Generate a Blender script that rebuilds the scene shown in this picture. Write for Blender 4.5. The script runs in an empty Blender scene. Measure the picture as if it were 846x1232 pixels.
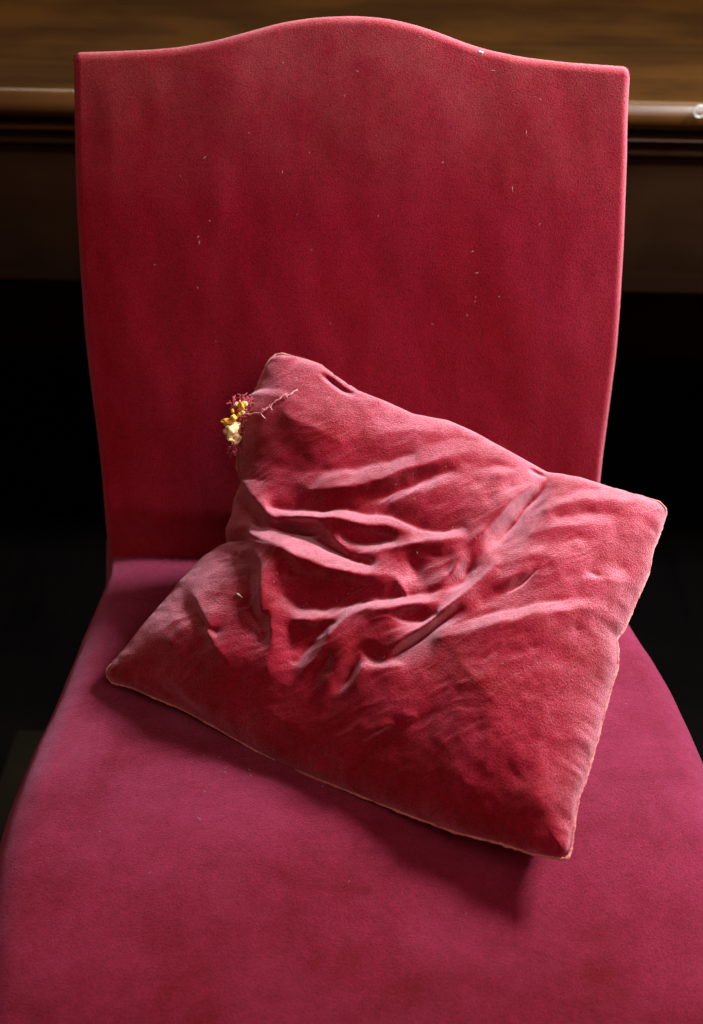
import bpy, bmesh, math, random
import numpy as np
from mathutils import Vector, Matrix

random.seed(7)
rng = np.random.default_rng(7)
S = bpy.context.scene
C = S.collection
rad = math.radians

# ------------------------------------------------------------------ camera
IMW, IMH = 846.0, 1232.0            # size of the photograph, in which outlines were measured
FPX = 1711.0                        # 50 mm on 36 mm of film height
PITCH, ROLL = rad(30), rad(1.2)
CAM = np.array([0, -1.1145, 1.189])
FW = np.array([0, math.cos(PITCH), -math.sin(PITCH)])
UP = np.array([0, math.sin(PITCH), math.cos(PITCH)])
RT = np.array([1.0, 0, 0])
camr = math.cos(ROLL) * RT + math.sin(ROLL) * UP
camu = -math.sin(ROLL) * RT + math.cos(ROLL) * UP
cd = bpy.data.cameras.new('camera'); cam = bpy.data.objects.new('camera', cd); C.objects.link(cam)
cam.matrix_world = Matrix(((camr[0], camu[0], -FW[0], CAM[0]), (camr[1], camu[1], -FW[1], CAM[1]),
                           (camr[2], camu[2], -FW[2], CAM[2]), (0, 0, 0, 1)))
cd.sensor_fit = 'VERTICAL'; cd.sensor_height = 36; cd.sensor_width = 24.7; cd.lens = 50
cd.clip_start = 0.05; cd.clip_end = 100
cd.dof.use_dof = True; cd.dof.focus_distance = 1.11; cd.dof.aperture_fstop = 6.0
S.camera = cam

# ------------------------------------------------------------------ light
w = bpy.data.worlds.new('World'); S.world = w; w.use_nodes = True
w.node_tree.nodes['Background'].inputs[0].default_value = (1.0, 0.38, 0.28, 1)
w.node_tree.nodes['Background'].inputs[1].default_value = 0.19

def area(name, loc, target, sx, sy, power, col):
    l = bpy.data.lights.new(name, 'AREA'); l.shape = 'RECTANGLE'; l.size = sx; l.size_y = sy
    l.energy = power; l.color = col
    o = bpy.data.objects.new(name, l); C.objects.link(o); o.location = loc
    o.rotation_euler = (Vector(target) - Vector(loc)).to_track_quat('-Z', 'Y').to_euler()
    return o
area('window_light', (0.84, 0.165, 1.58), (0.05, -0.15, 0.55), 0.28, 0.32, 50, (0.94, 0.96, 1.0))
area('room_fill', (0.85, -1.4, 1.9), (0.0, 0.0, 0.7), 1.3, 1.3, 13.5, (1.0, 0.76, 0.68))
area('rear_light', (0.1, 1.45, 2.2), (0.0, 0.55, 0.77), 2.0, 0.35, 15, (1.0, 0.93, 0.70))  # added lamp that draws the highlight along the table edge and chair top

S.view_settings.view_transform = 'Standard'
S.view_settings.look = 'None'
S.view_settings.exposure = 0.0
S.view_settings.gamma = 1
S.view_settings.use_curve_mapping = False

# ------------------------------------------------------------------ helpers
def ray(x, y):
    a = (x - IMW / 2) / FPX; b = -(y - IMH / 2) / FPX
    X = a * math.cos(ROLL) - b * math.sin(ROLL)
    Y = a * math.sin(ROLL) + b * math.cos(ROLL)
    return FW + RT * X + UP * Y
def on_z(x, y, z):
    d = ray(x, y); return CAM + d * (z - CAM[2]) / d[2]
LEAN = rad(12)
BN = np.array([0, -math.cos(LEAN), math.sin(LEAN)])      # outward normal of the front of the backrest
BU = np.array([0, math.sin(LEAN), math.cos(LEAN)])       # up along it
B0 = np.array([0, 0, 0.48])
def on_back(x, y, off):
    A = B0 + BN * off; d = ray(x, y)
    return CAM + d * (BN @ (A - CAM)) / (BN @ d)

def empty(name, loc, label=None, cat=None, group=None):
    o = bpy.data.objects.new(name, None); C.objects.link(o); o.location = loc
    if label: o['label'] = label
    if cat: o['category'] = cat
    if group: o['group'] = group
    return o
def link(name, me, mat, parent=None, label=None, cat=None, kind=None, group=None, smooth=True):
    o = bpy.data.objects.new(name, me); C.objects.link(o)
    if mat is not None: me.materials.append(mat)
    if smooth:
        me.polygons.foreach_set('use_smooth', [True] * len(me.polygons))
    if parent is not None:
        o.parent = parent
        p = parent; off = Vector((0, 0, 0))
        while p is not None: off += p.location; p = p.parent
        o.location = -off
    if label: o['label'] = label
    if cat: o['category'] = cat
    if kind: o['kind'] = kind
    if group: o['group'] = group
    return o
def from_np(name, V, Fq):
    me = bpy.data.meshes.new(name)
    me.from_pydata([tuple(v) for v in V.tolist()], [], Fq)
    me.update(); return me
def grid_faces(n, m, flip=False, base=0):
    i = np.arange(n - 1)[:, None] * m + np.arange(m - 1)[None, :] + base
    q = np.stack([i, i + 1, i + m + 1, i + m], -1).reshape(-1, 4)
    if flip: q = q[:, ::-1]
    return q.tolist()
def bm_mesh(name, fn, bevel=0.0, seg=2):
    bm = bmesh.new(); fn(bm)
    if bevel: bmesh.ops.bevel(bm, geom=list(bm.edges), offset=bevel, segments=seg, affect='EDGES', profile=0.6)
    bmesh.ops.recalc_face_normals(bm, faces=bm.faces)
    me = bpy.data.meshes.new(name); bm.to_mesh(me); bm.free(); return me
def box(bm, x0, x1, y0, y1, z0, z1):
    vs = [bm.verts.new(p) for p in ((x0,y0,z0),(x1,y0,z0),(x1,y1,z0),(x0,y1,z0),(x0,y0,z1),(x1,y0,z1),(x1,y1,z1),(x0,y1,z1))]
    for f in ((0,3,2,1),(4,5,6,7),(0,1,5,4),(1,2,6,5),(2,3,7,6),(3,0,4,7)): bm.faces.new([vs[i] for i in f])
def tube_data(P, r, k=8, base=0):
    """tube through points P with radius r (scalar or array)"""
    P = np.asarray(P, float); n = len(P); r = np.ones(n) * r
    T = np.gradient(P, axis=0); T /= np.linalg.norm(T, axis=1)[:, None] + 1e-12
    ref = np.array([0.3, -0.5, 0.81]); V = []; Fq = []
    a = np.cross(T, ref); a /= np.linalg.norm(a, axis=1)[:, None] + 1e-12
    b = np.cross(T, a)
    for i in range(n):
        for j in range(k):
            t = 2 * math.pi * j / k
            V.append(P[i] + r[i] * (a[i] * math.cos(t) + b[i] * math.sin(t)))
    for i in range(n - 1):
        for j in range(k):
            Fq.append([base + i*k + j, base + i*k + (j+1) % k, base + (i+1)*k + (j+1) % k, base + (i+1)*k + j])
    Fq.append([base + j for j in range(k)][::-1]); Fq.append([base + (n-1)*k + j for j in range(k)])
    return V, Fq
def resample(pts, n):
    P = np.asarray(pts, float)
    d = np.r_[0, np.cumsum(np.linalg.norm(np.diff(P, axis=0), axis=1))]; d /= d[-1]
    t = np.linspace(0, 1, n)
    out = np.stack([np.interp(t, d, P[:, k]) for k in range(P.shape[1])], 1)
    for _ in range(3):
        out[1:-1] = 0.25 * out[:-2] + 0.5 * out[1:-1] + 0.25 * out[2:]
    return out
def smooth1(y, k):
    y = np.array(y, float)
    for _ in range(k): y[1:-1] = 0.25 * y[:-2] + 0.5 * y[1:-1] + 0.25 * y[2:]
    return y
def sstep(x): x = np.clip(x, 0, 1); return x * x * (3 - 2 * x)
def vnoise(x, y, seed, octs=3):
    """smooth value noise on arrays"""
    out = np.zeros_like(x); amp = 1.0; g = np.random.default_rng(seed)
    for o in range(octs):
        G = g.standard_normal((64, 64)) * 0.5
        xi = np.floor(x).astype(int); yi = np.floor(y).astype(int)
        fx = sstep(x - xi); fy = sstep(y - yi)
        a = G[xi % 64, yi % 64]; b = G[(xi+1) % 64, yi % 64]; c = G[xi % 64, (yi+1) % 64]; d = G[(xi+1) % 64, (yi+1) % 64]
        out += amp * (a*(1-fx)*(1-fy) + b*fx*(1-fy) + c*(1-fx)*fy + d*fx*fy)
        x = x * 2.03 + 11.3; y = y * 2.03 + 5.7; amp *= 0.5
    return out

# ------------------------------------------------------------------ materials
def new_mat(name):
    m = bpy.data.materials.new(name); m.use_nodes = True
    nt = m.node_tree; b = nt.nodes['Principled BSDF']; return m, nt, b
def N(nt, t, **kw):
    n = nt.nodes.new(t)
    for k, v in kw.items(): setattr(n, k, v)
    return n
def noise(nt, vec, scale, detail=3, rough=0.5, dist=0.0):
    n = N(nt, 'ShaderNodeTexNoise'); n.inputs['Scale'].default_value = scale
    n.inputs['Detail'].default_value = detail; n.inputs['Roughness'].default_value = rough
    n.inputs['Distortion'].default_value = dist
    nt.links.new(vec, n.inputs['Vector']); return n.outputs['Fac']
def ramp(nt, fac, stops):
    r = N(nt, 'ShaderNodeValToRGB'); e = r.color_ramp.elements
    while len(e) < len(stops): e.new(0.5)
    for i, (p, c) in enumerate(stops):
        e[i].position = p; e[i].color = (c, c, c, 1) if isinstance(c, (int, float)) else (*c, 1)
    nt.links.new(fac, r.inputs[0]); return r.outputs[0]
def math_(nt, op, a, b):
    n = N(nt, 'ShaderNodeMath', operation=op)
    for i, v in enumerate((a, b)):
        if isinstance(v, (int, float)): n.inputs[i].default_value = v
        else: nt.links.new(v, n.inputs[i])
    return n.outputs[0]
def mix(nt, fac, a, b, blend='MIX'):
    n = N(nt, 'ShaderNodeMix', data_type='RGBA', blend_type=blend)
    if isinstance(fac, (int, float)): n.inputs[0].default_value = fac
    else: nt.links.new(fac, n.inputs[0])
    for i, v in ((6, a), (7, b)):
        if isinstance(v, tuple): n.inputs[i].default_value = (*v, 1)
        else: nt.links.new(v, n.inputs[i])
    return n.outputs[2]

def velvet(name, dark, light, sheen_tint, sheen, sheen_rough, bruise=9.0, stretch=(1, 1, 1), grain=0.5, bump=0.25,
           streak=0.0, spread=(0.35, 0.65), worn=None, tip=(0.9, 0.42, 0.42), tip_pow=1.3, cap=1.0):
    m, nt, b = new_mat(name)
    tc = N(nt, 'ShaderNodeTexCoord').outputs['Object']
    mp = N(nt, 'ShaderNodeMapping'); mp.inputs['Scale'].default_value = stretch
    nt.links.new(tc, mp.inputs[0]); v = mp.outputs[0]
    big = ramp(nt, noise(nt, v, bruise, 5, 0.68, 0.6), [(spread[0], 0.0), (spread[1], 1.0)])
    fine = ramp(nt, noise(nt, tc, 760, 3, 0.75), [(0.34, 0.0), (0.66, 1.0)])
    mid = noise(nt, tc, 160, 3, 0.6)
    col = mix(nt, big, dark, light)
    f2 = math_(nt, 'ADD', math_(nt, 'MULTIPLY', fine, grain), math_(nt, 'MULTIPLY', mid, grain * 0.6))
    f2 = math_(nt, 'ADD', f2, 1.0 - 0.8 * grain)
    if streak:
        m3 = N(nt, 'ShaderNodeMapping'); m3.inputs['Scale'].default_value = (22, 1, 1.6); nt.links.new(tc, m3.inputs[0])
        st = ramp(nt, noise(nt, m3.outputs[0], 1.0, 4, 0.6), [(0.35, 0.0), (0.70, streak * 0.6)])
        col = mix(nt, st, col, (0.34, 0.03, 0.06))
        sx = N(nt, 'ShaderNodeSeparateXYZ'); nt.links.new(tc, sx.inputs[0])
        mr = N(nt, 'ShaderNodeMapRange'); mr.inputs[1].default_value = 0.80; mr.inputs[2].default_value = 0.96
        mr.inputs[3].default_value = 0.0; mr.inputs[4].default_value = 0.38; nt.links.new(sx.outputs[2], mr.inputs[0])
        du = math_(nt, 'MULTIPLY', mr.outputs[0], ramp(nt, noise(nt, tc, 26, 5, 0.65), [(0.35, 0.25), (0.65, 1.0)]))
        col = mix(nt, du, col, (0.36, 0.11, 0.10))
    cm = N(nt, 'ShaderNodeCombineColor')
    for i in range(3): nt.links.new(f2, cm.inputs[i])
    col = mix(nt, 1.0, col, cm.outputs[0], 'MULTIPLY')
    if worn is not None:
        wn = ramp(nt, noise(nt, tc, worn[1], 5, 0.7), [(0.42, 0.0), (0.66, worn[2])])
        col = mix(nt, wn, col, worn[0])
    bp = N(nt, 'ShaderNodeBump'); bp.inputs['Strength'].default_value = bump; bp.inputs['Distance'].default_value = 0.0011
    h = math_(nt, 'ADD', math_(nt, 'MULTIPLY', fine, 0.5), math_(nt, 'MULTIPLY', mid, 0.15))
    nt.links.new(h, bp.inputs['Height'])
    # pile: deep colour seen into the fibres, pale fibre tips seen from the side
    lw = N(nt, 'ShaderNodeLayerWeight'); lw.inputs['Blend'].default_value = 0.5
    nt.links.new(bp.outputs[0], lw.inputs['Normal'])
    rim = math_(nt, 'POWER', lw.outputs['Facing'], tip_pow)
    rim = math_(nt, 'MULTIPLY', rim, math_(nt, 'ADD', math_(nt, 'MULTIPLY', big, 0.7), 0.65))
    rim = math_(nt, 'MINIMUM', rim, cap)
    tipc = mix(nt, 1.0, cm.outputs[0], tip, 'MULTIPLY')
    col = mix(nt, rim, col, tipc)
    nt.links.new(col, b.inputs['Base Color'])
    b.inputs['Roughness'].default_value = 0.85
    b.inputs['Specular IOR Level'].default_value = 0.12
    sw = math_(nt, 'MULTIPLY', math_(nt, 'ADD', math_(nt, 'MULTIPLY', big, 0.55), 0.45),
               math_(nt, 'ADD', math_(nt, 'MULTIPLY', fine, 0.8 * grain), 1.0 - 0.4 * grain))
    nt.links.new(math_(nt, 'MULTIPLY', sw, sheen), b.inputs['Sheen Weight'])
    b.inputs['Sheen Roughness'].default_value = sheen_rough
    b.inputs['Sheen Tint'].default_value = (*sheen_tint, 1)
    nt.links.new(bp.outputs[0], b.inputs['Normal'])
    return m
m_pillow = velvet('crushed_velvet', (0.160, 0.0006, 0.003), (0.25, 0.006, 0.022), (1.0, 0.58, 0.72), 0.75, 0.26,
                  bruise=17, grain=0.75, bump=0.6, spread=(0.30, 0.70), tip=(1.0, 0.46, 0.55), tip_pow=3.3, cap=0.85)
m_back = velvet('backrest_velvet', streak=0.28, dark=(0.235, 0.0006, 0.009), light=(0.275, 0.002, 0.022), sheen_tint=(1.0, 0.50, 0.56), sheen=0.28, sheen_rough=0.35,
                bruise=7, stretch=(1.6, 1, 0.5), grain=0.6, bump=0.55, tip=(0.80, 0.28, 0.32), tip_pow=2.2, cap=0.5)
m_seat = velvet('seat_velvet', (0.105, 0.0010, 0.004), (0.155, 0.004, 0.017), (1.0, 0.44, 0.64), 0.42, 0.40,
                bruise=8, stretch=(1, 1.5, 1), grain=0.6, bump=0.55, worn=((0.24, 0.022, 0.060), 10, 0.35), tip=(0.27, 0.036, 0.105), tip_pow=2.0, cap=0.45)
m_seam = velvet('worn_seam_cloth', (0.34, 0.04, 0.05), (0.58, 0.20, 0.17), (1.0, 0.7, 0.6), 0.8, 0.4,
                bruise=60, grain=0.6, bump=0.5)

def wood(name, dark, light, rough, scale=3.0, axis=(0.6, 14, 14), coat=0.0):
    m, nt, b = new_mat(name)
    tc = N(nt, 'ShaderNodeTexCoord').outputs['Object']
    mp = N(nt, 'ShaderNodeMapping'); mp.inputs['Scale'].default_value = axis; nt.links.new(tc, mp.inputs[0])
    g = noise(nt, mp.outputs[0], scale, 6, 0.62, 0.8)
    bl = noise(nt, tc, 5.0, 3, 0.5)
    c = mix(nt, ramp(nt, g, [(0.25, 0.1), (0.85, 0.9)]), dark, light)
    c = mix(nt, ramp(nt, bl, [(0.40, 0.0), (0.68, 0.75)]), c, tuple(min(1, q * 1.6) for q in light))
    nt.links.new(c, b.inputs['Base Color'])
    nt.links.new(ramp(nt, g, [(0.2, rough * 0.75), (0.8, rough * 1.25)]), b.inputs['Roughness'])
    b.inputs['Coat Weight'].default_value = coat; b.inputs['Coat Roughness'].default_value = 0.2
    bp = N(nt, 'ShaderNodeBump'); bp.inputs['Strength'].default_value = 0.12; bp.inputs['Distance'].default_value = 0.001
    nt.links.new(g, bp.inputs['Height']); nt.links.new(bp.outputs[0], b.inputs['Normal'])
    return m
m_table = wood('polished_table_wood', (0.024, 0.010, 0.003), (0.070, 0.027, 0.004), 0.30, coat=0.2)
m_apron = wood('dark_apron_wood', (0.008, 0.0032, 0.001), (0.015, 0.006, 0.002), 0.7)
m_apron.node_tree.nodes['Principled BSDF'].inputs['Specular IOR Level'].default_value = 0.04
m_leg = wood('dark_leg_wood', (0.020, 0.009, 0.005), (0.045, 0.02, 0.01), 0.4, axis=(14, 14, 0.8))
m_floor = wood('dark_floor_wood', (0.0008, 0.0006, 0.0006), (0.002, 0.0015, 0.0012), 0.8, axis=(12, 0.8, 1))
m_floor.node_tree.nodes['Principled BSDF'].inputs['Specular IOR Level'].default_value = 0.03
m_foot = wood('olive_stool_wood', (0.003, 0.0022, 0.0012), (0.0065, 0.0048, 0.0024), 0.6)

m_foot.node_tree.nodes['Principled BSDF'].inputs['Specular IOR Level'].default_value = 0.05
def plain(name, col, rough, metal=0.0, nscale=200, var=0.35, sss=0.0):
    m, nt, b = new_mat(name)
    tc = N(nt, 'ShaderNodeTexCoord').outputs['Object']
    f = noise(nt, tc, nscale, 4, 0.6)
    nt.links.new(mix(nt, ramp(nt, f, [(0.3, 0.0), (0.7, 1.0)]), tuple(c * (1 - var) for c in col), col), b.inputs['Base Color'])
    b.inputs['Roughness'].default_value = rough; b.inputs['Metallic'].default_value = metal
    bp = N(nt, 'ShaderNodeBump'); bp.inputs['Strength'].default_value = 0.4; bp.inputs['Distance'].default_value = 0.0006
    nt.links.new(f, bp.inputs['Height']); nt.links.new(bp.outputs[0], b.inputs['Normal'])
    return m
m_foam = plain('pale_yellow_foam', (0.92, 0.78, 0.36), 0.9, nscale=500)
m_foam2 = plain('ochre_foam', (0.85, 0.48, 0.05), 0.9, nscale=500)
m_thread = plain('pink_thread', (0.58, 0.08, 0.12), 0.9, nscale=900)
m_thread2 = plain('pale_pink_thread', (0.88, 0.40, 0.42), 0.9, nscale=900)
m_lint = plain('pale_lint', (0.42, 0.25, 0.20), 0.9, nscale=900)
m_chip = plain('cream_chip', (0.88, 0.80, 0.66), 0.7, nscale=600)
m_ring = plain('worn_silver_metal', (0.75, 0.78, 0.68), 0.5, 0.3, nscale=300)

# ------------------------------------------------------------------ the room
def fl(bm): box(bm, -3, 3, -2.5, 4, -0.05, 0.0)
def wl(bm): box(bm, -3, 3, 1.62, 1.72, 0, 2.4)
link('wall', bm_mesh('wall', wl), m_apron, kind='structure', smooth=False)
link('floor', bm_mesh('floor', fl), m_floor, kind='structure', smooth=False)

# ------------------------------------------------------------------ table behind the chair
def zone_z(yv, y):           # height seen at image row yv on the frontal plane at depth y
    d = ray(423, yv); return (CAM + d * (y - CAM[1]) / d[1])[2]
TY = 0.60
ztop = zone_z(117, TY) 
tb = empty('table', (0, TY + 0.45, 0), 'polished brown wooden table with a rounded moulded edge behind the chair', 'table')
prof = []                    # profile (y, z) of the top's edge, front at -y
for a in np.linspace(90, 270, 15):
    prof.append((TY + 0.014 + 0.016 * math.cos(rad(a)), ztop - 0.017 + 0.017 * math.sin(rad(a))))
prof = [(TY + 0.95, ztop)] + prof + [(TY + 0.016, ztop - 0.035), (TY + 0.95, ztop - 0.035)]
def extr(prof, x0, x1):
    n = len(prof); V = np.array([(x, y, z) for x in (x0, x1) for (y, z) in prof])
    Fq = [[i, (i+1) % n, n + (i+1) % n, n + i] for i in range(n)] + [list(range(n))[::-1], list(range(n, 2*n))]
    return V, Fq
def extr_obj(name, prof, x0, x1, mat, parent, smooth=False):
    V, Fq = extr(prof, x0, x1); me = from_np(name, V, Fq)
    o = link(name, me, mat, parent, smooth=smooth); return o
o = extr_obj('tabletop', prof, -1.0, 1.0, m_table, tb)
z1 = ztop - 0.035
zb = zone_z(345, TY + 0.03)
def bead(yc, zc, ry, rz, back):
    p = [(yc - ry * math.cos(rad(a)), zc + rz * math.sin(rad(a))) for a in np.linspace(90, -90, 9)]
    return [(back, zc + rz)] + p + [(back, zc - rz)]
zl1 = zone_z(161, TY + 0.02); zl2 = zone_z(177, TY + 0.025)
extr_obj('moulding', bead(TY + 0.022, zl1, 0.006, 0.0035, TY + 0.05), -0.97, 0.97, m_table, tb)
extr_obj('moulding', bead(TY + 0.026, zl2, 0.005, 0.005, TY + 0.05), -0.97, 0.97, m_apron, tb)
def ap(bm): box(bm, -0.96, 0.96, TY + 0.030, TY + 0.055, zb, z1 - 0.001)
link('apron', bm_mesh('apron', ap, 0.002), m_apron, tb, smooth=False)
for sx in (-1, 1):
    for sy in (TY + 0.06, TY + 0.84):
        def lg(bm, sx=sx, sy=sy):
            x0 = sx * 0.90; box(bm, x0 - 0.035, x0 + 0.035, sy, sy + 0.07, 0.0, z1 - 0.002)
        link('leg', bm_mesh('leg', lg, 0.004), m_leg, tb, smooth=False)
# small ring lying on the table edge (right border of the picture)
rc = on_z(838, 134, ztop - 0.010); d = ray(842, 134); rc = CAM + d * ((TY - 0.010) - CAM[1]) / d[1]
ringP = [rc + 0.0068 * np.array([math.cos(t), 0.0, math.sin(t)]) for t in np.linspace(0, 2*math.pi, 41)]
V, Fq = tube_data(ringP, 0.0009, 8)
link('metal_ring', from_np('metal_ring', np.array(V), Fq), m_ring, None,
     'small pale metal ring hanging on the table edge at the right border', 'ring')

# made-up low footstool standing in for a dim patch left of the seat
p0 = on_z(19, 877, 0.10); p1 = on_z(60, 955, 0.10)
fs = empty('footstool', (p0[0] + 0.13, p0[1] - 0.1, 0), 'low dull olive-brown wooden footstool, made up for the dim patch left of the seat', 'footstool')
def ft(bm): box(bm, p0[0], p0[0] + 0.28, p0[1] - 0.20, p0[1], 0.082, 0.10)
link('stool_top', bm_mesh('stool_top', ft, 0.004), m_foot, fs, smooth=False)
for dx in (0.02, 0.23):
    for dy in (-0.18, -0.05):
        def l2(bm, dx=dx, dy=dy): box(bm, p0[0]+dx, p0[0]+dx+0.03, p0[1]+dy, p0[1]+dy+0.03, 0, 0.083)
        link('leg', bm_mesh('leg', l2, 0.002), m_leg, fs, smooth=False)

# ------------------------------------------------------------------ chair
chair = empty('upholstered_chair', (0, -0.2, 0),
              'high-backed dining chair in faded crimson velvet with a humped top, under the crumpled cushion', 'chair')
# backrest: outline measured on a plane just behind its front face
EDGE = -0.009
Lpix = [(88.5,72),(90,150),(93,250),(97,320),(102,395),(107,445),(114,500),(121,555),(126,610),(128,660),(128,700),(128,740),(128,800)]
Rpix = [(758,88),(756,140),(753,220),(750,300),(746,370),(741,430),(733,490),(725,550),(720,600),(718,650),(717,700),(716,740),(716,800)]
Tpix = [(88.5,72),(89.5,66),(94,63),(130,62),(180,60),(215,57),(260,49),(300,38),(340,27),(380,21),(425,19),(465,22),(500,30),(530,40),(560,52),(590,61),(630,69),(680,75),(720,78),(750,80),(756,82),(758,88)]
def bl(p):                      # to backrest plane coordinates
    q = on_back(p[0], p[1], EDGE) - (B0 + BN * EDGE); return q[0], q @ BU
Lb = np.array([bl(p) for p in Lpix]); Rb = np.array([bl(p) for p in Rpix]); Tb = np.array([bl(p) for p in Tpix])
def dense(P): return resample(P, 200)
Lb = dense(Lb); Rb = dense(Rb)
tt = np.r_[0, np.cumsum(np.linalg.norm(np.diff(Tb, axis=0), axis=1))]; tt /= tt[-1]
def clus(n, k=3.0):            # samples clustered towards both ends
    x = np.linspace(-1, 1, n); y = np.tanh(k * 0.5 * x) / math.tanh(k * 0.5); return (y + 1) / 2
nu, nv = 150, 170
su = clus(nu, 4.2); sv = 1 - (1 - np.linspace(0, 1, nv)) ** 1.9
Tx = np.interp(su, tt, Tb[:, 0]); Tz = np.interp(su, tt, Tb[:, 1])
Tz = smooth1(Tz, 2)
v_bot = -0.055
order = lambda P: P[np.argsort(P[:, 1])]
Ls, Rs = order(Lb), order(Rb)
UU = np.zeros((nv, nu)); VV = np.zeros((nv, nu))
for j in range(nv):
    zc = v_bot + (Tz - v_bot) * sv[j]
    lx = np.interp(zc, Ls[:, 1], Ls[:, 0]); rx = np.interp(zc, Rs[:, 1], Rs[:, 0])
    xs = lx + (rx - lx) * su
    k = sstep((sv[j] - 0.85) / 0.15)
    UU[j] = xs * (1 - k) + Tx * k; VV[j] = zc
dl = UU - UU[:, :1]; dr = UU[:, -1:] - UU; dt = Tz[None, :] - VV
R_ = 0.007
def rnd(d): q = np.clip(1 - d / R_, 0, 1); return 1 - np.sqrt(np.clip(1 - q * q, 0, 1))
rr = np.maximum(np.maximum(rnd(dl), rnd(dr)), rnd(dt))
q = np.sqrt(np.clip(1 - dl / R_, 0, 1) ** 2 + np.clip(1 - dt / R_, 0, 1) ** 2)
q2 = np.sqrt(np.clip(1 - dr / R_, 0, 1) ** 2 + np.clip(1 - dt / R_, 0, 1) ** 2)
rr = 1 - np.sqrt(np.clip(1 - np.clip(np.maximum(q, q2), 0, 1) ** 2, 0, 1))
crown = 0.010 * (1 - np.exp(-dl / 0.06)) * (1 - np.exp(-dr / 0.06)) * (1 - np.exp(-dt / 0.06))
off = EDGE + R_ * (1 - rr) + crown * 0.8 + 0.0012 * vnoise(UU * 18 + 3, VV * 9 + 4, 3)
off += -0.012 * sstep((0.06 - VV) / 0.06) 
P = (B0[None, None] + UU[..., None] * np.array([1., 0, 0]) + VV[..., None] * BU + off[..., None] * BN)
V = P.reshape(-1, 3).tolist(); Fq = grid_faces(nv, nu)
# rim going back, then the back face
rim = [(j, 0) for j in range(nv)] + [(nv-1, i) for i in range(1, nu)] + [(j, nu-1) for j in range(nv-2, -1, -1)]
prev = [j * nu + i for j, i in rim]
for depth, inset in ((0.012, 0.0), (0.034, 0.0), (0.045, 0.004), (0.048, 0.012)):
    cur = []
    cu = UU.mean(); cv = 0.2
    for j, i in rim:
        u = UU[j, i]; v_ = VV[j, i]; s = 1 - inset / 0.24
        p = B0 + np.array([1., 0, 0]) * (cu + (u - cu) * s) + BU * (cv + (v_ - cv) * s) + BN * (EDGE - depth)
        V.append(p.tolist()); cur.append(len(V) - 1)
    for a in range(len(rim) - 1): Fq.append([prev[a], prev[a+1], cur[a+1], cur[a]])
    prev = cur
Fq.append(prev[::-1])
me = from_np('backrest', np.array(V), Fq)
bm = bmesh.new(); bm.from_mesh(me); bmesh.ops.recalc_face_normals(bm, faces=bm.faces); bm.to_mesh(me); bm.free()
link('backrest', me, m_back, chair)

# seat
ZE = 0.452                       # height of the seat's widest line
SLp = [(128,640),(128,700),(126,715),(111,745),(95,778),(75,828),(57,870),(41,905),(25,942),(10,980),(-8,1035),(-28,1120),(-44,1200),(-60,1330)]
SRp = [(716,640),(722,690),(737,722),(760,762),(790,805),(815,850),(836,895),(856,945),(875,1000),(894,1060),(914,1130),(930,1200),(950,1330)]
def so(p): q = on_z(p[0], p[1] + 12, ZE); return q[0], q[1]
SL = resample([so(p) for p in SLp], 160); SR = resample([so(p) for p in SRp], 160)
yf, yb = -0.575, 0.07
def seat_edges(y):
    l = np.interp(-y, -SL[:, 1], SL[:, 0]); r = np.interp(-y, -SR[:, 1], SR[:, 0]); return l, r
ns, mt = 150, 190
su = clus(ns, 3.6); ty = clus(mt, 2.5)
ys = yb + (yf - yb) * ty
XX = np.zeros((mt, ns)); YY = np.zeros((mt, ns))
for j, y in enumerate(ys):
    l, r = seat_edges(y)
    cr = max(0, (-0.47 - y) / 0.105); tuck = 0.045 * (1 - math.sqrt(max(0, 1 - min(1, cr) ** 2)))
    l += tuck; r -= tuck
    XX[j] = l + (r - l) * su; YY[j] = y
    YY[j] = y - 0.012 * (1 - ((su - 0.5) * 2) ** 2) * sstep((-0.3 - y) / 0.2)
dl = XX - XX[:, :1]; dr = XX[:, -1:] - XX; df = YY - YY[-1:]; 
R2 = 0.030
ql = np.clip(1 - np.minimum(dl, dr) / (0.012 + 0.020 * sstep((-YY) / 0.12)), 0, 1); qf = np.clip(1 - df / 0.05, 0, 1)
qq = np.clip(np.sqrt(ql ** 2 + qf ** 2), 0, 1)
ZZ = ZE + R2 * np.sqrt(np.clip(1 - qq ** 2, 0, 1))
ZZ += 0.012 * (np.clip(np.minimum(np.minimum(dl, dr), df) / 0.2, 0, 1)) ** 0.6
ZZ -= 0.055 * np.clip(1 - df / 0.135, 0, 1) ** 2
ZZ -= 0.050 * sstep((-0.31 - YY) / 0.26)
ZZ += 0.0014 * vnoise(XX * 14, YY * 16 + 9, 5)
P = np.stack([XX, YY, ZZ], -1)
V = P.reshape(-1, 3).tolist(); Fq = grid_faces(mt, ns)
rim = [(j, 0) for j in range(mt)] + [(mt-1, i) for i in range(1, ns)] + [(j, ns-1) for j in range(mt-2, -1, -1)] + [(0, i) for i in range(ns-2, 0, -1)]
prev = [j * ns + i for j, i in rim]; cx, cy = 0.0, -0.23
for z, s in ((0.44, 1.0), (0.41, 0.995), (0.385, 0.985), (0.378, 0.965)):
    cur = []
    for j, i in rim:
        V.append([cx + (XX[j, i] - cx) * s, cy + (YY[j, i] - cy) * s, z]); cur.append(len(V) - 1)
    n = len(rim)
    for a in range(n): Fq.append([prev[a], prev[(a+1) % n], cur[(a+1) % n], cur[a]])
    prev = cur
Fq.append(prev[::-1])
me = from_np('seat', np.array(V), Fq)
bm = bmesh.new(); bm.from_mesh(me); bmesh.ops.recalc_face_normals(bm, faces=bm.faces); bm.to_mesh(me); bm.free()
link('seat', me, m_seat, chair)
def seat_z(x, y):
    k = np.argmin((P[::3, ::3, 0] - x) ** 2 + (P[::3, ::3, 1] - y) ** 2); return P[::3, ::3, 2].ravel()[k]

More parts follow.
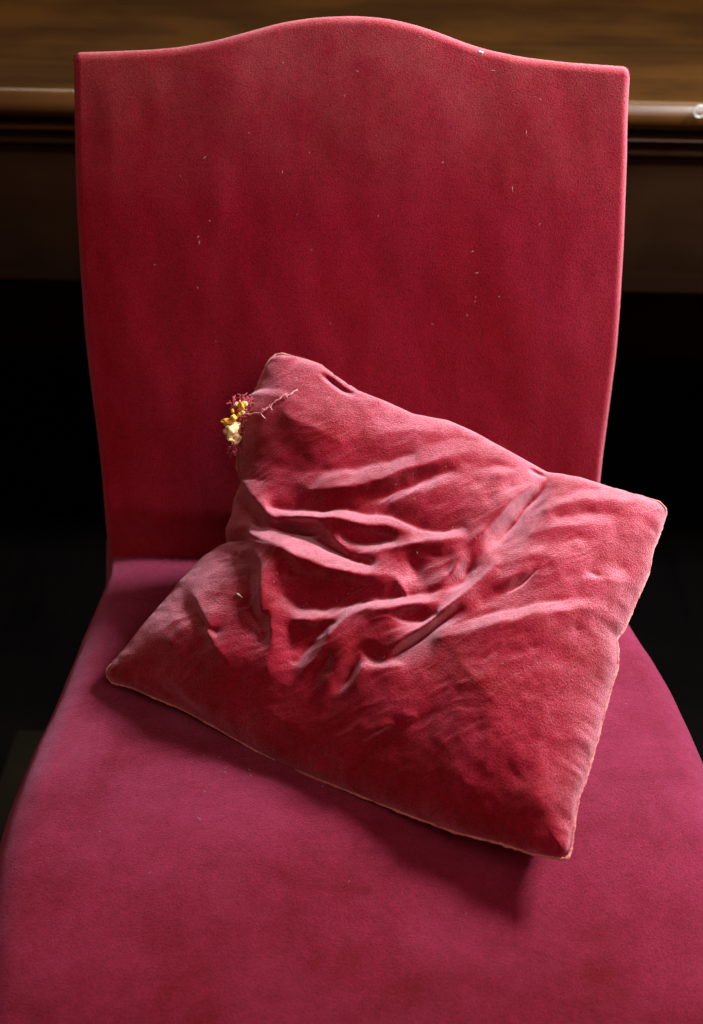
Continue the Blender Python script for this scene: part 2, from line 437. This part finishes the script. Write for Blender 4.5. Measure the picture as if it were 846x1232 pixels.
# wooden frame under the seat
def legmesh(x0, y0, x1, y1, zt):
    def f(bm):
        a = 0.021; b = 0.015
        vs = [bm.verts.new((x0 + sx*b, y0 + sy*b, 0)) for sx, sy in ((-1,-1),(1,-1),(1,1),(-1,1))]
        vt = [bm.verts.new((x1 + sx*a, y1 + sy*a, zt)) for sx, sy in ((-1,-1),(1,-1),(1,1),(-1,1))]
        bm.faces.new(vs[::-1]); bm.faces.new(vt)
        for i in range(4): bm.faces.new([vs[i], vs[(i+1)%4], vt[(i+1)%4], vt[i]])
    return bm_mesh('leg', f, 0.003)
for (x0, y0, x1, y1) in ((-0.22,-0.53,-0.21,-0.51),(0.22,-0.53,0.21,-0.51),(-0.18,0.13,-0.18,0.02),(0.18,0.13,0.18,0.02)):
    link('leg', legmesh(x0, y0, x1, y1, 0.376), m_leg, chair, smooth=False)
for sx in (-1, 1):
    V, Fq = tube_data([(sx*0.215, -0.52, 0.16), (sx*0.195, -0.2, 0.16), (sx*0.18, 0.09, 0.16)], 0.009, 8)
    link('stretcher', from_np('stretcher', np.array(V), Fq), m_leg, chair)

# ------------------------------------------------------------------ cushion
FOLD = 1.4
TLd, TRd, BRd, BLd = 1.165, 1.13, None, None
def depth_of(P3): return (P3 - CAM) @ FW
BLd = depth_of(on_z(130, 812, 0.496)); BRd = depth_of(on_z(685, 1033, 0.514))
TLd = depth_of(on_back(335, 428, 0.028))
E_top = [(333,428),(341,427),(360,432),(385,440),(405,455),(430,472),(470,488),(500,502),(540,509),(570,522),(610,544),(640,561),(660,572),(700,578),(740,590),(770,598),(793,605),(800,611)]
E_right = [(800,611),(802,618),(795,640),(785,665),(781,690),(768,720),(757,745),(751,760),(742,770),(744,785),(743,805),(735,830),(722,880),(705,940),(696,962),(690,1000),(687,1026),(683,1034)]
E_bot = [(130,815),(137,823),(160,828),(185,840),(215,852),(240,865),(270,882),(310,905),(350,925),(400,945),(450,965),(500,985),(550,1003),(600,1015),(640,1028),(676,1035),(683,1034)]
E_left = [(333,428),(324,435),(313,460),(307,474),(297,480),(288,500),(287,520),(286,545),(286,565),(292,582),(284,600),(281,618),(273,640),(275,657),(262,662),(245,673),(215,705),(190,735),(165,765),(140,795),(129,807),(130,815)]
NS = NT = 440
def sm(A, k):
    B = A.copy()
    for _ in range(k): B[1:-1] = 0.25*B[:-2] + 0.5*B[1:-1] + 0.25*B[2:]
    return B
top = resample(E_top, NS); bot = resample(E_bot, NS); lef = resample(E_left, NT); rig = resample(E_right, NT)
edges0 = (top, bot, lef, rig)
top, bot, lef, rig = sm(top, 1500), sm(bot, 1500), sm(lef, 4000), sm(rig, 4000)
s = np.linspace(0, 1, NS)[None, :, None]; t = np.linspace(0, 1, NT)[:, None, None]
PX = ((1-t)*top[None] + t*bot[None] + (1-s)*lef[:, None] + s*rig[:, None]
      - ((1-s)*(1-t)*top[0] + s*(1-t)*top[-1] + (1-s)*t*bot[0] + s*t*bot[-1]))
dec = lambda d, L: np.exp(-(d / L)**2) 
PX = (PX + (edges0[0] - top)[None] * dec(t, .10) + (edges0[1] - bot)[None] * dec(1-t, .10)
      + (edges0[2] - lef)[:, None] * dec(s, .11) + (edges0[3] - rig)[:, None] * dec(1-s, .08))
s = s[..., 0]; t = t[..., 0]
inv = (1-s)*(1-t)/TLd + s*(1-t)/TRd + (1-s)*t/BLd + s*t/BRd
D = 1 / inv
D = D + 0.030 * (4*s*(1-s)) * (4*t*(1-t)) * 0.6                       # the middle sags
X, Y = PX[..., 0], PX[..., 1]
aa = (X - IMW/2) / FPX; bb = -(Y - IMH/2) / FPX
rx = aa*math.cos(ROLL) - bb*math.sin(ROLL); ry = aa*math.sin(ROLL) + bb*math.cos(ROLL)
M = CAM + D[..., None] * (FW + rx[..., None]*RT + ry[..., None]*UP)
gs = np.gradient(M, axis=1); gt = np.gradient(M, axis=0)
NN = np.cross(gt, gs); NN /= np.linalg.norm(NN, axis=-1)[..., None]
NN = NN * np.sign((NN * (CAM - M)).sum(-1))[..., None]
for _ in range(30):
    NN[1:-1, 1:-1] = 0.25 * (NN[:-2, 1:-1] + NN[2:, 1:-1] + NN[1:-1, :-2] + NN[1:-1, 2:])
NN = 0.35 * NN + 0.65 * NN.reshape(-1, 3).mean(0); NN /= np.linalg.norm(NN, axis=-1)[..., None]

# stuffing: profile from the seams inwards, distances in picture units
es = np.minimum(s, 1 - s) * 560; et = np.minimum(t, 1 - t) * 430
ed = -7 * np.log(np.exp(-es/7) + np.exp(-et/7) + 1e-9); ed = np.clip(ed, 0, None)
rp = lambda e: np.sqrt(1 - (1 - np.clip(e/150, 0, 1))**2)
puff = 0.35 * rp(ed) + 0.65 * rp(es) * rp(et)
body = 0.043 * puff
body *= 0.70 + 0.30 * sstep((Y - 560) / 300)
eb = (1 - t) * 430
body += 0.019 * np.sin(np.clip(eb / 170, 0, 1) * math.pi / 2) * np.exp(-(np.clip(eb - 170, 0, None) / 190)**2) * sstep(es / 150)
BODY = M + NN * body[..., None]
dB = BODY - CAM; zB = dB @ FW
X = IMW/2 + (dB @ camr) / zB * FPX; Y = IMH/2 - (dB @ camu) / zB * FPX      # where the stuffed surface lies in the picture's units
CV = CAM - M; CV /= np.linalg.norm(CV, axis=-1)[..., None]
FN = NN + 0.9 * CV; FN /= np.linalg.norm(FN, axis=-1)[..., None]            # direction in which folds rise
# crests and hollows of the folds: points in picture units with heights in mm.  The cloth between them is
# found by relaxing a stretched skin over these lines, pinned to the seams.
LINES = [
 # the flap's sewn edge at the left and the layer below it
 ([(286,566),(305,593),(322,611),(333,623)], [5,8,9,7]),
 ([(284,592),(297,609),(311,624),(321,630)], [-1,-4,-5,-4]),
 # flap
 ([(345,500),(380,512),(410,530)], [5,6,3]),
 ([(331,562),(360,565),(395,564),(430,562),(465,553),(500,544)], [0,-2,-3,-3,-2,0]),
 ([(372,590),(400,587),(425,584),(454,577),(480,568),(506,560),(540,550),(574,542)], [1,4,6,7,7,6,5,2]),
 ([(440,601),(463,596),(497,584),(516,575),(545,564)], [-3,-5,-6,-5,-1]),
 ([(471,606),(497,595),(523,587),(553,578)], [-1,1,3,2]),
 ([(470,520),(500,515),(530,522)], [2,3,1]), ([(520,533),(550,528),(580,531)], [0,-1,0]),
 ([(560,556),(590,552),(615,556)], [0,2,1]), ([(575,565),(600,562),(618,566)], [0,-1,0]),
 ([(575,580),(600,572),(625,568)], [0,3,1]), ([(590,603),(606,594),(618,585)], [0,2,0]),
 # long hollow, then the sharp ridge under it
 ([(326,611),(352,613),(386,612),(410,612),(437,616),(471,622),(500,633),(535,638),(560,635)], [-3,-6,-7,-6,-4,-4,-4,-4,-1]),
 ([(337,620),(369,621),(403,621),(437,627),(471,633),(497,639)], [5,7,8,8,7,3]),
 ([(324,632),(340,636),(360,638),(378,641),(395,651),(410,663),(429,674),(446,680)], [-5,-9,-10,-10,-8,-7,-5,-2]),
 ([(399,640),(408,652),(420,663)], [2,3,1]),
 ([(415,646),(435,651),(454,650),(474,648)], [-3,-4,-4,-1]),
 ([(430,668),(450,661),(480,658),(506,652),(535,648),(563,645)], [1,5,7,8,7,2]),
 # big rounded fold
 ([(303,638),(326,648),(352,661),(378,672),(403,681),(429,687),(454,690),(474,691)], [8,11,13,13,12,10,8,4]),
 ([(474,691),(484,703),(490,718)], [4,4,1]),
 ([(494,676),(502,690),(505,706)], [-3,-5,-2]),
 ([(343,714),(360,727),(390,731),(420,725),(450,721),(480,718),(510,714),(530,710)], [-2,-5,-6,-6,-5,-4,-3,-1]),
 ([(345,690),(375,697),(410,704),(445,706)], [0,1,1,0]),
 ([(520,665),(545,668),(540,690)], [0,2,0]),
 # ridge with the brightest crest and the arc running down from it
 ([(424,736),(446,733),(471,732),(497,729),(531,723)], [3,7,8,7,2]),
 ([(484,745),(506,746),(526,739)], [-3,-5,-1]),
 ([(424,736),(410,752),(397,768),(381,792),(362,813)], [3,5,5,4,1]),
 ([(402,747),(385,760),(368,777),(352,796)], [-2,-5,-5,-2]),
 ([(356,745),(378,745),(401,745)], [3,5,1]),
 ([(349,758),(349,775),(346,792)], [-1,-2,0]),
 ([(329,728),(328,760),(326,800),(330,830)], [3,4,4,1]),
 # folds gathered into the left seam
 ([(311,660),(319,677),(319,707),(315,735)], [8,8,7,3]),
 ([(301,682),(298,710),(306,742),(320,768)], [-2,-5,-7,-4]),
 ([(236,716),(252,750),(270,784),(292,815)], [3,5,5,1]),
 ([(303,630),(312,631),(322,632)], [-5,-6,-5]),
 ([(283,655),(290,652),(297,650)], [-5,-7,-4]),
 ([(272,666),(284,666),(303,677)], [-2,-4,-2]),
 ([(277,641),(288,634),(299,632)], [2,3,3]),
 ([(287,668),(296,659),(306,656)], [2,4,5]),
 ([(200,735),(225,755),(250,775)], [0,2,0]), ([(215,720),(240,742),(262,762)], [0,-1,0]),
 # pit in the middle and the folds under it
 ([(438,783),(451,790),(464,795)], [-6,-7,-3]),
 ([(432,770),(448,768),(465,775)], [2,3,1]),
 ([(439,798),(428,816),(415,834)], [3,3,1]),
 ([(431,791),(420,811),(407,829)], [-4,-5,-1]),
 ([(422,778),(405,803),(388,831)], [3,3,1]),
 ([(395,790),(380,812),(368,836)], [-1,-2,0]),
 ([(443,802),(460,806),(480,800)], [2,2,0]),
 # long creases
 ([(465,793),(481,782),(497,771),(523,752),(555,732)], [-4,-7,-7,-6,-3]),
 ([(470,784),(485,773),(497,764),(531,739),(565,710),(600,678)], [1,4,5,5,5,2]),
 ([(580,722),(600,714),(625,700),(650,680)], [-2,-4,-5,-1]), ([(596,707),(618,695),(640,680)], [0,2,0]),
 ([(661,577),(647,592),(629,606),(614,624),(598,643),(582,660)], [-2,-6,-10,-11,-9,-3]),
 ([(653,575),(634,590),(613,605),(598,622),(582,639),(567,652)], [2,4,5,5,5,3]),
 ([(568,668),(564,684),(552,699),(538,711)], [-5,-8,-7,-2]),
 ([(556,664),(549,682),(536,697),(519,708)], [3,4,4,1]),
 # right wing
 ([(655,613),(680,604),(710,600),(745,601),(780,606)], [1,4,4,3,1]),
 ([(662,601),(700,590),(745,590)], [0,-2,0]),
 ([(670,622),(710,616),(750,620)], [0,-2,0]),
 ([(640,641),(668,633),(712,628)], [1,3,1]),
 ([(650,656),(700,648),(740,655)], [0,-2,0]),
 ([(712,690),(720,694)], [-3,-2]), ([(741,685),(750,682)], [-2,-3]),
 ([(528,768),(560,761),(590,753),(625,743),(660,735),(705,733),(740,736)], [1,4,6,6,5,4,1]),
 ([(530,756),(580,741),(625,729),(665,722),(710,720)], [0,-2,-3,-2,0]),
 ([(600,684),(640,668),(690,668)], [0,2,0]),
 ([(700,700),(735,697),(765,702)], [0,2,0]),
 ([(640,780),(680,775),(715,780)], [0,2,0]),
 # lower field
 ([(195,800),(225,835),(245,858),(268,880)], [0,3,4,1]),
 ([(180,812),(212,845),(235,862)], [-1,-3,-1]),
 ([(175,775),(205,770),(235,785)], [0,2,0]),
 ([(300,850),(340,868),(380,872)], [0,2,0]), ([(330,890),(370,905),(410,912)], [0,-1,0]),
 ([(440,893),(480,870),(520,857),(565,851)], [-1,-3,-3,-1]),
 ([(395,908),(430,893),(462,878),(500,862)], [1,2,3,1]),
 ([(560,815),(590,835),(620,870)], [0,2,0]),
 ([(640,800),(655,850),(650,900)], [0,2,0]),
 ([(600,900),(620,930),(650,960)], [0,-2,0]), ([(520,920),(560,940),(590,975)], [0,2,0]),
 ([(692,758),(715,763),(733,771)], [0,2,1]),
]
GS = 1.5; gx0, gy0 = 110.0, 410.0; GW, GH = 468, 424
def inside_poly(poly, px, py):
    c = np.zeros(px.shape, bool); n = len(poly); j = n - 1
    for i in range(n):
        xi, yi = poly[i]; xj, yj = poly[j]
        if yi != yj:
            k = ((yi > py) != (yj > py)) & (px < (xj - xi) * (py - yi) / (yj - yi) + xi); c ^= k
        j = i
    return c
def relax(level):
    st = GS * (2 ** level); w_, h_ = int(GW / 2 ** level), int(GH / 2 ** level)
    gxx, gyy = np.meshgrid(gx0 + st * np.arange(w_), gy0 + st * np.arange(h_))
    poly = E_top + E_right[1:] + E_bot[::-1][1:] + E_left[::-1][1:-1]
    ins = inside_poly(poly, gxx, gyy)
    fix = np.zeros((h_, w_), bool); val = np.zeros((h_, w_)); cnt = np.zeros((h_, w_))
    for pts, vals in LINES:
        vals = list(vals)
        if np.mean(vals) < -2 and len(vals) > 2:
            vals[0] = max(vals[0], -2.0); vals[-1] = max(vals[-1], -1.5)
        P3 = np.c_[np.array(pts, float), np.array(vals, float)]
        P3 = resample(P3, max(8, int(np.linalg.norm(np.diff(P3[:, :2], axis=0), axis=1).sum() / (st * 0.5))))
        ii = np.clip(np.round((P3[:, 1] - gy0) / st).astype(int), 0, h_-1); jj = np.clip(np.round((P3[:, 0] - gx0) / st).astype(int), 0, w_-1)
        np.add.at(val, (ii, jj), P3[:, 2]); np.add.at(cnt, (ii, jj), 1)
    fix = cnt > 0; val[fix] /= cnt[fix]
    return st, ins, fix, val
Hg = None
for level, its in ((4, 200), (3, 200), (2, 200), (1, 200), (0, 220)):
    st, ins, fix, val = relax(level)
    if Hg is None: Hg = np.zeros(val.shape)
    else:
        Hg = np.repeat(np.repeat(Hg, 2, 0), 2, 1); Hn = np.zeros(val.shape)
        a_ = min(Hg.shape[0], val.shape[0]); b_ = min(Hg.shape[1], val.shape[1]); Hn[:a_, :b_] = Hg[:a_, :b_]; Hg = Hn
    lam = (st / 60.0) ** 2
    for _ in range(its):
        Hg[1:-1, 1:-1] = (Hg[:-2, 1:-1] + Hg[2:, 1:-1] + Hg[1:-1, :-2] + Hg[1:-1, 2:]) / (4 + lam)
        Hg[~ins] = 0; Hg[fix] = val[fix]
def blur(A, k):
    for _ in range(k):
        A = A.copy()
        A[1:-1, 1:-1] = 0.5 * A[1:-1, 1:-1] + 0.125 * (A[:-2, 1:-1] + A[2:, 1:-1] + A[1:-1, :-2] + A[1:-1, 2:])
    return A
Hg = 0.70 * blur(Hg, 5) + 0.30 * blur(Hg, 22)
Xw = X + 2.2 * vnoise(X/26, Y/26, 61, 2); Yw = Y + 2.2 * vnoise(X/26 + 9, Y/26, 62, 2)
u_ = np.clip((Xw - gx0) / GS, 0, GW - 2.01); v_ = np.clip((Yw - gy0) / GS, 0, GH - 2.01)
ui = u_.astype(int); vi = v_.astype(int); fu = u_ - ui; fv = v_ - vi
H = ((Hg[vi, ui]*(1-fu) + Hg[vi, ui+1]*fu)*(1-fv) + (Hg[vi+1, ui]*(1-fu) + Hg[vi+1, ui+1]*fu)*fv) * 0.001 * FOLD
LAT = 0.35 * np.clip(H, 0, None)
# slits where the two cloths part behind the top seam
def slit(pts, amp, wd):
    P3 = resample(pts, 150); b = np.full(X.shape, 1e9); tp = np.zeros(X.shape)
    for k_, (x, y) in enumerate(P3):
        d2 = np.hypot(X - x, Y - y); m_ = d2 < b; b = np.where(m_, d2, b); tp = np.where(m_, k_ / 149, tp)
    return amp * 0.001 * np.exp(-(b / wd) ** 2) * sstep(tp / .4) * sstep((1 - tp) / .4)
SL_ = (slit([(461,795),(481,781),(497,771),(523,752),(558,729)], -4.0, 2.8) + slit([(600,714),(625,700),(652,678)], -3.0, 2.4)
       + slit([(663,575),(647,591),(629,605),(614,623),(598,642),(580,661)], -6.0, 5.5)
       + slit([(659,575),(640,586),(618,603),(602,621),(585,638)], 2.6, 3.0)
       + slit([(470,785),(497,765),(531,739),(570,708),(604,672)], 2.2, 4.5)
       + slit([(322,632),(340,635),(360,637),(385,639),(403,646)], -5.0, 3.2)
       + slit([(337,620),(369,621),(403,621),(437,627)], 1.8, 4.0)
       + slit([(430,733),(446,731),(471,730),(497,727),(535,721)], 2.0, 4.0)
       + slit([(436,667),(450,659),(480,656),(506,650),(566,643)], 1.6, 3.5))
SL_ = SL_ + slit([(382,447),(398,458),(412,468),(432,477)], -7, 2.8) + slit([(634,563),(648,569),(660,575)], -4, 2.4)
H *= sstep(ed / 9)
H += SL_ * sstep(ed / 3)
H += 0.0034 * vnoise(X/60, Y/60, 21, 1) * sstep(ed/40) + 0.0009 * vnoise(X/24, Y/24, 22, 2) * sstep(ed/20)
ca, sa = math.cos(rad(-28)), math.sin(rad(-28))
core = np.exp(-(((X - 450)/230)**2 + ((Y - 700)/150)**2))
wx = (X*ca + Y*sa) + 9*vnoise(X/50, Y/50, 71, 2); wy = (-X*sa + Y*ca) + 9*vnoise(X/50, Y/50, 72, 2)
H += (0.0006 * core + 0.00015) * (0.5 - np.abs(vnoise(wx/46, wy/13, 73, 2))) * 2 * sstep(ed/20)
# puckers along the seams
alo = np.where(es < et, t * 430, s * 560)
H += 0.0013 * vnoise(alo/13, np.zeros_like(alo), 31, 2) * np.exp(-(ed/16)**2) * sstep(ed/3)
gtn = gt / np.linalg.norm(gt, axis=-1)[..., None]
TOP = M + NN * body[..., None] + FN * H[..., None] + gtn * (LAT * sstep(ed / 14))[..., None]
# underside
U2 = M[::4, ::4] if (NS-1) % 4 == 0 else None
idx = np.unique(np.r_[np.arange(0, NS, 4), NS-1])
Mu = M[np.ix_(idx, idx)]; Nu = NN[np.ix_(idx, idx)]; pu = sstep(ed / 125)[np.ix_(idx, idx)]
UND = Mu - Nu * (0.125 * pu)[..., None]
def keep_out(Q, eps, soft=False):
    z = 0.483 + eps
    inside = (Q[..., 1] < 0.02)
    Q[..., 2] = np.where(Q[..., 2] < z, z, Q[..., 2])
    dist = (Q - B0) @ BN - (0.010 + eps)
    Q += np.clip(-dist, 0, None)[..., None] * BN
    return Q
UND = keep_out(UND, 0.001); TOP = keep_out(TOP, 0.003)

cp = M.reshape(-1, 3).mean(0)
cush = empty('cushion', (float(cp[0]), float(cp[1]), 0.484),
             'square crumpled crimson velvet cushion with a torn corner, slumped against the chair back', 'cushion')
V = TOP.reshape(-1, 3); Fq = grid_faces(NT, NS, flip=False)
k = len(idx); V2 = UND.reshape(-1, 3); Fq += grid_faces(k, k, flip=True, base=len(V))
me = from_np('cover', np.vstack([V, V2]), Fq)
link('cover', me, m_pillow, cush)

# seam cord along the four edges
def seam_line(i0):
    if i0 == 0: Q = M[0, :]
    elif i0 == 1: Q = M[:, -1]
    elif i0 == 2: Q = M[-1, ::-1]
    else: Q = M[::-1, 0]
    return Q
loop = np.vstack([seam_line(0)[:-1], seam_line(1)[:-1], seam_line(2)[:-1], seam_line(3)[:-1]])[::2]
n = len(loop); i = np.arange(n); loop = loop + NN.reshape(-1, 3).mean(0) * 0.0015
r = 0.0009 * (1 + 0.25 * vnoise(i / 5.0, i * 0.0, 44, 3))
r = np.clip(r, 0.0004, 0.0014)
loop = loop + 0.00018 * rng.standard_normal(loop.shape)
Vv, Fv = tube_data(np.vstack([loop, loop[:1]]), np.r_[r, r[:1]], 8)
link('seam', from_np('seam', np.array(Vv), Fv), m_seam, cush)

# surface lookup: the point of the cushion's face nearest to a measured spot
def proj(Q):
    d = Q - CAM; dz = d @ FW
    a = (d @ camr) / dz; b = (d @ camu) / dz
    return IMW/2 + a*FPX, IMH/2 - b*FPX
tx, ty_ = proj(TOP)
def on_cush(x, y, lift=0.001):
    k = np.argmin((tx - x)**2 + (ty_ - y)**2); j, i_ = divmod(k, NS)
    return TOP[j, i_] + NN[j, i_] * lift

# torn corner: foam crumbs and frayed ends
def blob(center, size, seed, squash=(1, 1, 1), sub=3):
    bm = bmesh.new(); bmesh.ops.create_icosphere(bm, subdivisions=sub, radius=1)
    g = np.random.default_rng(seed); ph = g.uniform(0, 6, 9)
    for v in bm.verts:
        c = v.co.copy()
        k_ = 1 + 0.22*math.sin(3*c.x+ph[0])*math.sin(4*c.y+ph[1]) + 0.20*math.sin(6*c.z+ph[2])*math.cos(5*c.x+ph[3]) + 0.20*math.sin(9*c.y+ph[4])*math.sin(8*c.z+ph[5])*math.cos(7*c.x+ph[6]) + float(g.normal(0, 0.07))
        v.co = Vector((c.x*squash[0], c.y*squash[1], c.z*squash[2])) * size * k_ + Vector(center)
    me = bpy.data.meshes.new('foam_crumb'); bm.to_mesh(me); bm.free(); return me
def at_depth(x, y, D_): return CAM + ray(x, y) * D_
Dt = depth_of(M[int(NT*0.22), 0])
gf = np.random.default_rng(3)
for (x, y, r_, mt_, dd, sq) in ((277,520,5.0,m_foam,-.006,(1,.8,1.4)),(281,512,4.0,m_foam,-.004,(1.2,1,.8)),(273,507,3.6,m_foam2,-.008,(1.5,1,.6)),
                            (280,503,2.6,m_foam2,-.010,(1,1,1)),(289,491,3.6,m_foam2,-.006,(.8,1,1.5)),(284,487,2.4,m_foam,-.004,(1,1,.7)),
                            (284,527,3.6,m_foam,-.003,(.9,1,1.3)),(294,486,2.2,m_foam,-.006,(1,1,1)),(270,509,1.8,m_foam2,-.008,(.8,1,1.6)),
                            (274,514,2.2,m_foam,-.009,(1.3,1,.7)),(281,533,2.2,m_foam,-.006,(1,1,1.3)),(287,499,1.8,m_foam2,-.008,(1,1,1)),
                            (291,496,1.6,m_foam,-.008,(1,1,1)),(276,529,1.6,m_foam,-.010,(1.4,1,.6)),(279,495,1.5,m_foam2,-.008,(1,1,1.2))):
    c = at_depth(x + 1, y, Dt + dd - 0.012)
    link('foam_crumb', blob(c, r_ * 0.00104, int(x*7+y), sq), mt_, cush)
fr_V, fr_F = [], []
g = np.random.default_rng(12)
def fray(x, y, n_, spread, ln):
    for _ in range(n_):
        p = at_depth(x + 2 + g.normal(0, spread[0]), y + g.normal(0, spread[1]), Dt - g.uniform(0.004, 0.020))
        dirn = np.array([-0.75, -0.2, 0.1]) + g.normal(0, 0.75, 3); dirn /= np.linalg.norm(dirn)
        pts = [p]; l = ln * g.uniform(0.5, 1.3)
        for _k in range(5):
            dirn = dirn + g.normal(0, 0.75, 3); dirn /= np.linalg.norm(dirn); pts.append(pts[-1] + dirn * l / 5)
        a, b = tube_data(pts, 0.00034, 5, len(fr_V)); fr_V.extend(a); fr_F.extend(b)
fray(285, 490, 60, (5, 5), 0.009); fray(280, 515, 24, (3, 8), 0.005); fray(281, 537, 110, (3, 6), 0.007); fray(287, 512, 60, (2.5, 10), 0.004); fray(298, 481, 22, (5, 3), 0.005)
fray(287, 545, 10, (2, 5), 0.004)
link('frayed_edge', from_np('frayed_edge', np.array(fr_V), fr_F), m_thread, cush)['kind'] = 'stuff'
th = resample([(291,500),(303,500),(314,499),(322,494),(331,486),(340,479),(346,477),(352,476),(356,472),(360,471)], 40)
thp = np.array([on_cush(x, y, 0.0014) for x, y in th]); thp = np.stack([smooth1(thp[:, c_], 3) for c_ in range(3)], 1)
wv = np.arange(40); thp = thp + 0.0005 * np.sin(wv * 0.9)[:, None] * camu + 0.0004 * np.sin(wv * 1.7 + 1)[:, None] * camr
thp = thp + NN.reshape(-1, 3).mean(0) * 0.0012
a, b = tube_data(thp, 0.00060 * (1 + 0.3*np.sin(np.arange(40)*1.7)), 6)
Vt, Ft = list(a), list(b)
for (x0, y0, x1, y1) in ((314,498,319,505),(315,494,320,494),(325,489,328,495),(344,475,347,480)):
    a, b = tube_data([on_cush(x0, y0, .0018), on_cush((x0+x1)/2, (y0+y1)/2, .0024), on_cush(x1, y1, .0018)], 0.0005, 6, len(Vt)); Vt += a; Ft += b
link('loose_thread', from_np('loose_thread', np.array(Vt), Ft), m_thread2, cush)

# ------------------------------------------------------------------ tiny things lying about
a, b = tube_data([on_cush(285,714,.0012), on_cush(288,716.5,.002), on_cush(292,720,.0012)], [.0005,.0009,.0004], 6)
link('straw_splinter', from_np('straw_splinter', np.array(a), b), m_chip, None,
     'tiny pale straw splinter lying on the left fold of the cushion', 'splinter')
c = on_back(578, 63, 0.004)
link('paint_chip', blob(c, 0.0016, 5, (1.7, .6, .8), 2), m_chip, None,
     'small white chip stuck near the top edge of the chair back, right of the hump', 'chip')
def flecks(name, pts, where, mat, label, cat):
    V_, F_ = [], []
    for (x, y, l) in pts:
        c = where(x, y)
        ang = g.uniform(0, 3.1); dv = (camr*math.cos(ang) + camu*math.sin(ang)) * l * 0.00033
        mid = c + BN * 0.0004 + g.normal(0, 0.0003, 3)
        a, b = tube_data([c - dv, mid, c + dv], [.00012, .00024, .00012], 5, len(V_)); V_ += a; F_ += b
    o = link(name, from_np(name, np.array(V_), F_), mat, None, label, cat, 'stuff'); return o
seat_pts = [(200,673,2.5),(212,673,3),(228,675,2.5),(193,714,4),(177,726,3),(171,772,2),(245,909,2.5),(264,911,3),(271,924,3),(271,929,3),(300,926,3),(301,933,3),(246,952,3),
            (240,985,4),(388,946,3),(422,948,3),(452,1108,5),(753,846,3),(420,1060,2),(560,1100,3),(680,1103,3),(120,1000,2),(180,1050,2),(330,1090,2)]
def on_seat(x, y):
    q_ = on_z(x, y, 0.484); z = seat_z(q_[0], q_[1]); q_ = on_z(x, y, z + 0.0012); return q_
flecks('seat_lint', seat_pts, on_seat, m_lint, 'scattered pale lint specks on the seat velvet around the cushion', 'lint')
bp_ = [(238,285,4),(240,292,5),(238,346,3),(246,190,5),(217,212,3),(252,266,3),(340,207,3),(592,85,7),(634,160,6),(617,228,8),(568,303,4),(573,328,6),(562,380,4),(571,363,3),(375,300,3),(650,270,3),(415,115,3),(186,318,2),(455,260,3),(520,390,3),(340,75,3),(300,160,3),(430,85,4),(505,45,4),(650,120,4)]
bp_ += [(float(g.uniform(120, 720)), float(g.uniform(90, 420)), float(g.uniform(1, 3))) for _ in range(8)]
flecks('back_lint', bp_, lambda x, y: on_back(x, y, 0.0115), m_lint, 'scattered pale lint hairs caught on the velvet chair back', 'lint')
cp_ = [(603,799,4),(648,632,3),(499,600,3),(395,488,2),(323,440,2),(400,565,3),(505,709,3),(463,791,4),(573,648,3),(640,622,3),(700,660,2),(330,700,3),(334,690,3),(352,650,2),(417,740,3)]
cp_ += [(float(g.uniform(340, 740)), float(g.uniform(560, 760)), float(g.uniform(1, 2.2))) for _ in range(50)]
flecks('cushion_lint', cp_, lambda x, y: on_cush(x, y, 0.0006), m_lint, 'tiny pale lint specks on the folds of the cushion', 'lint')
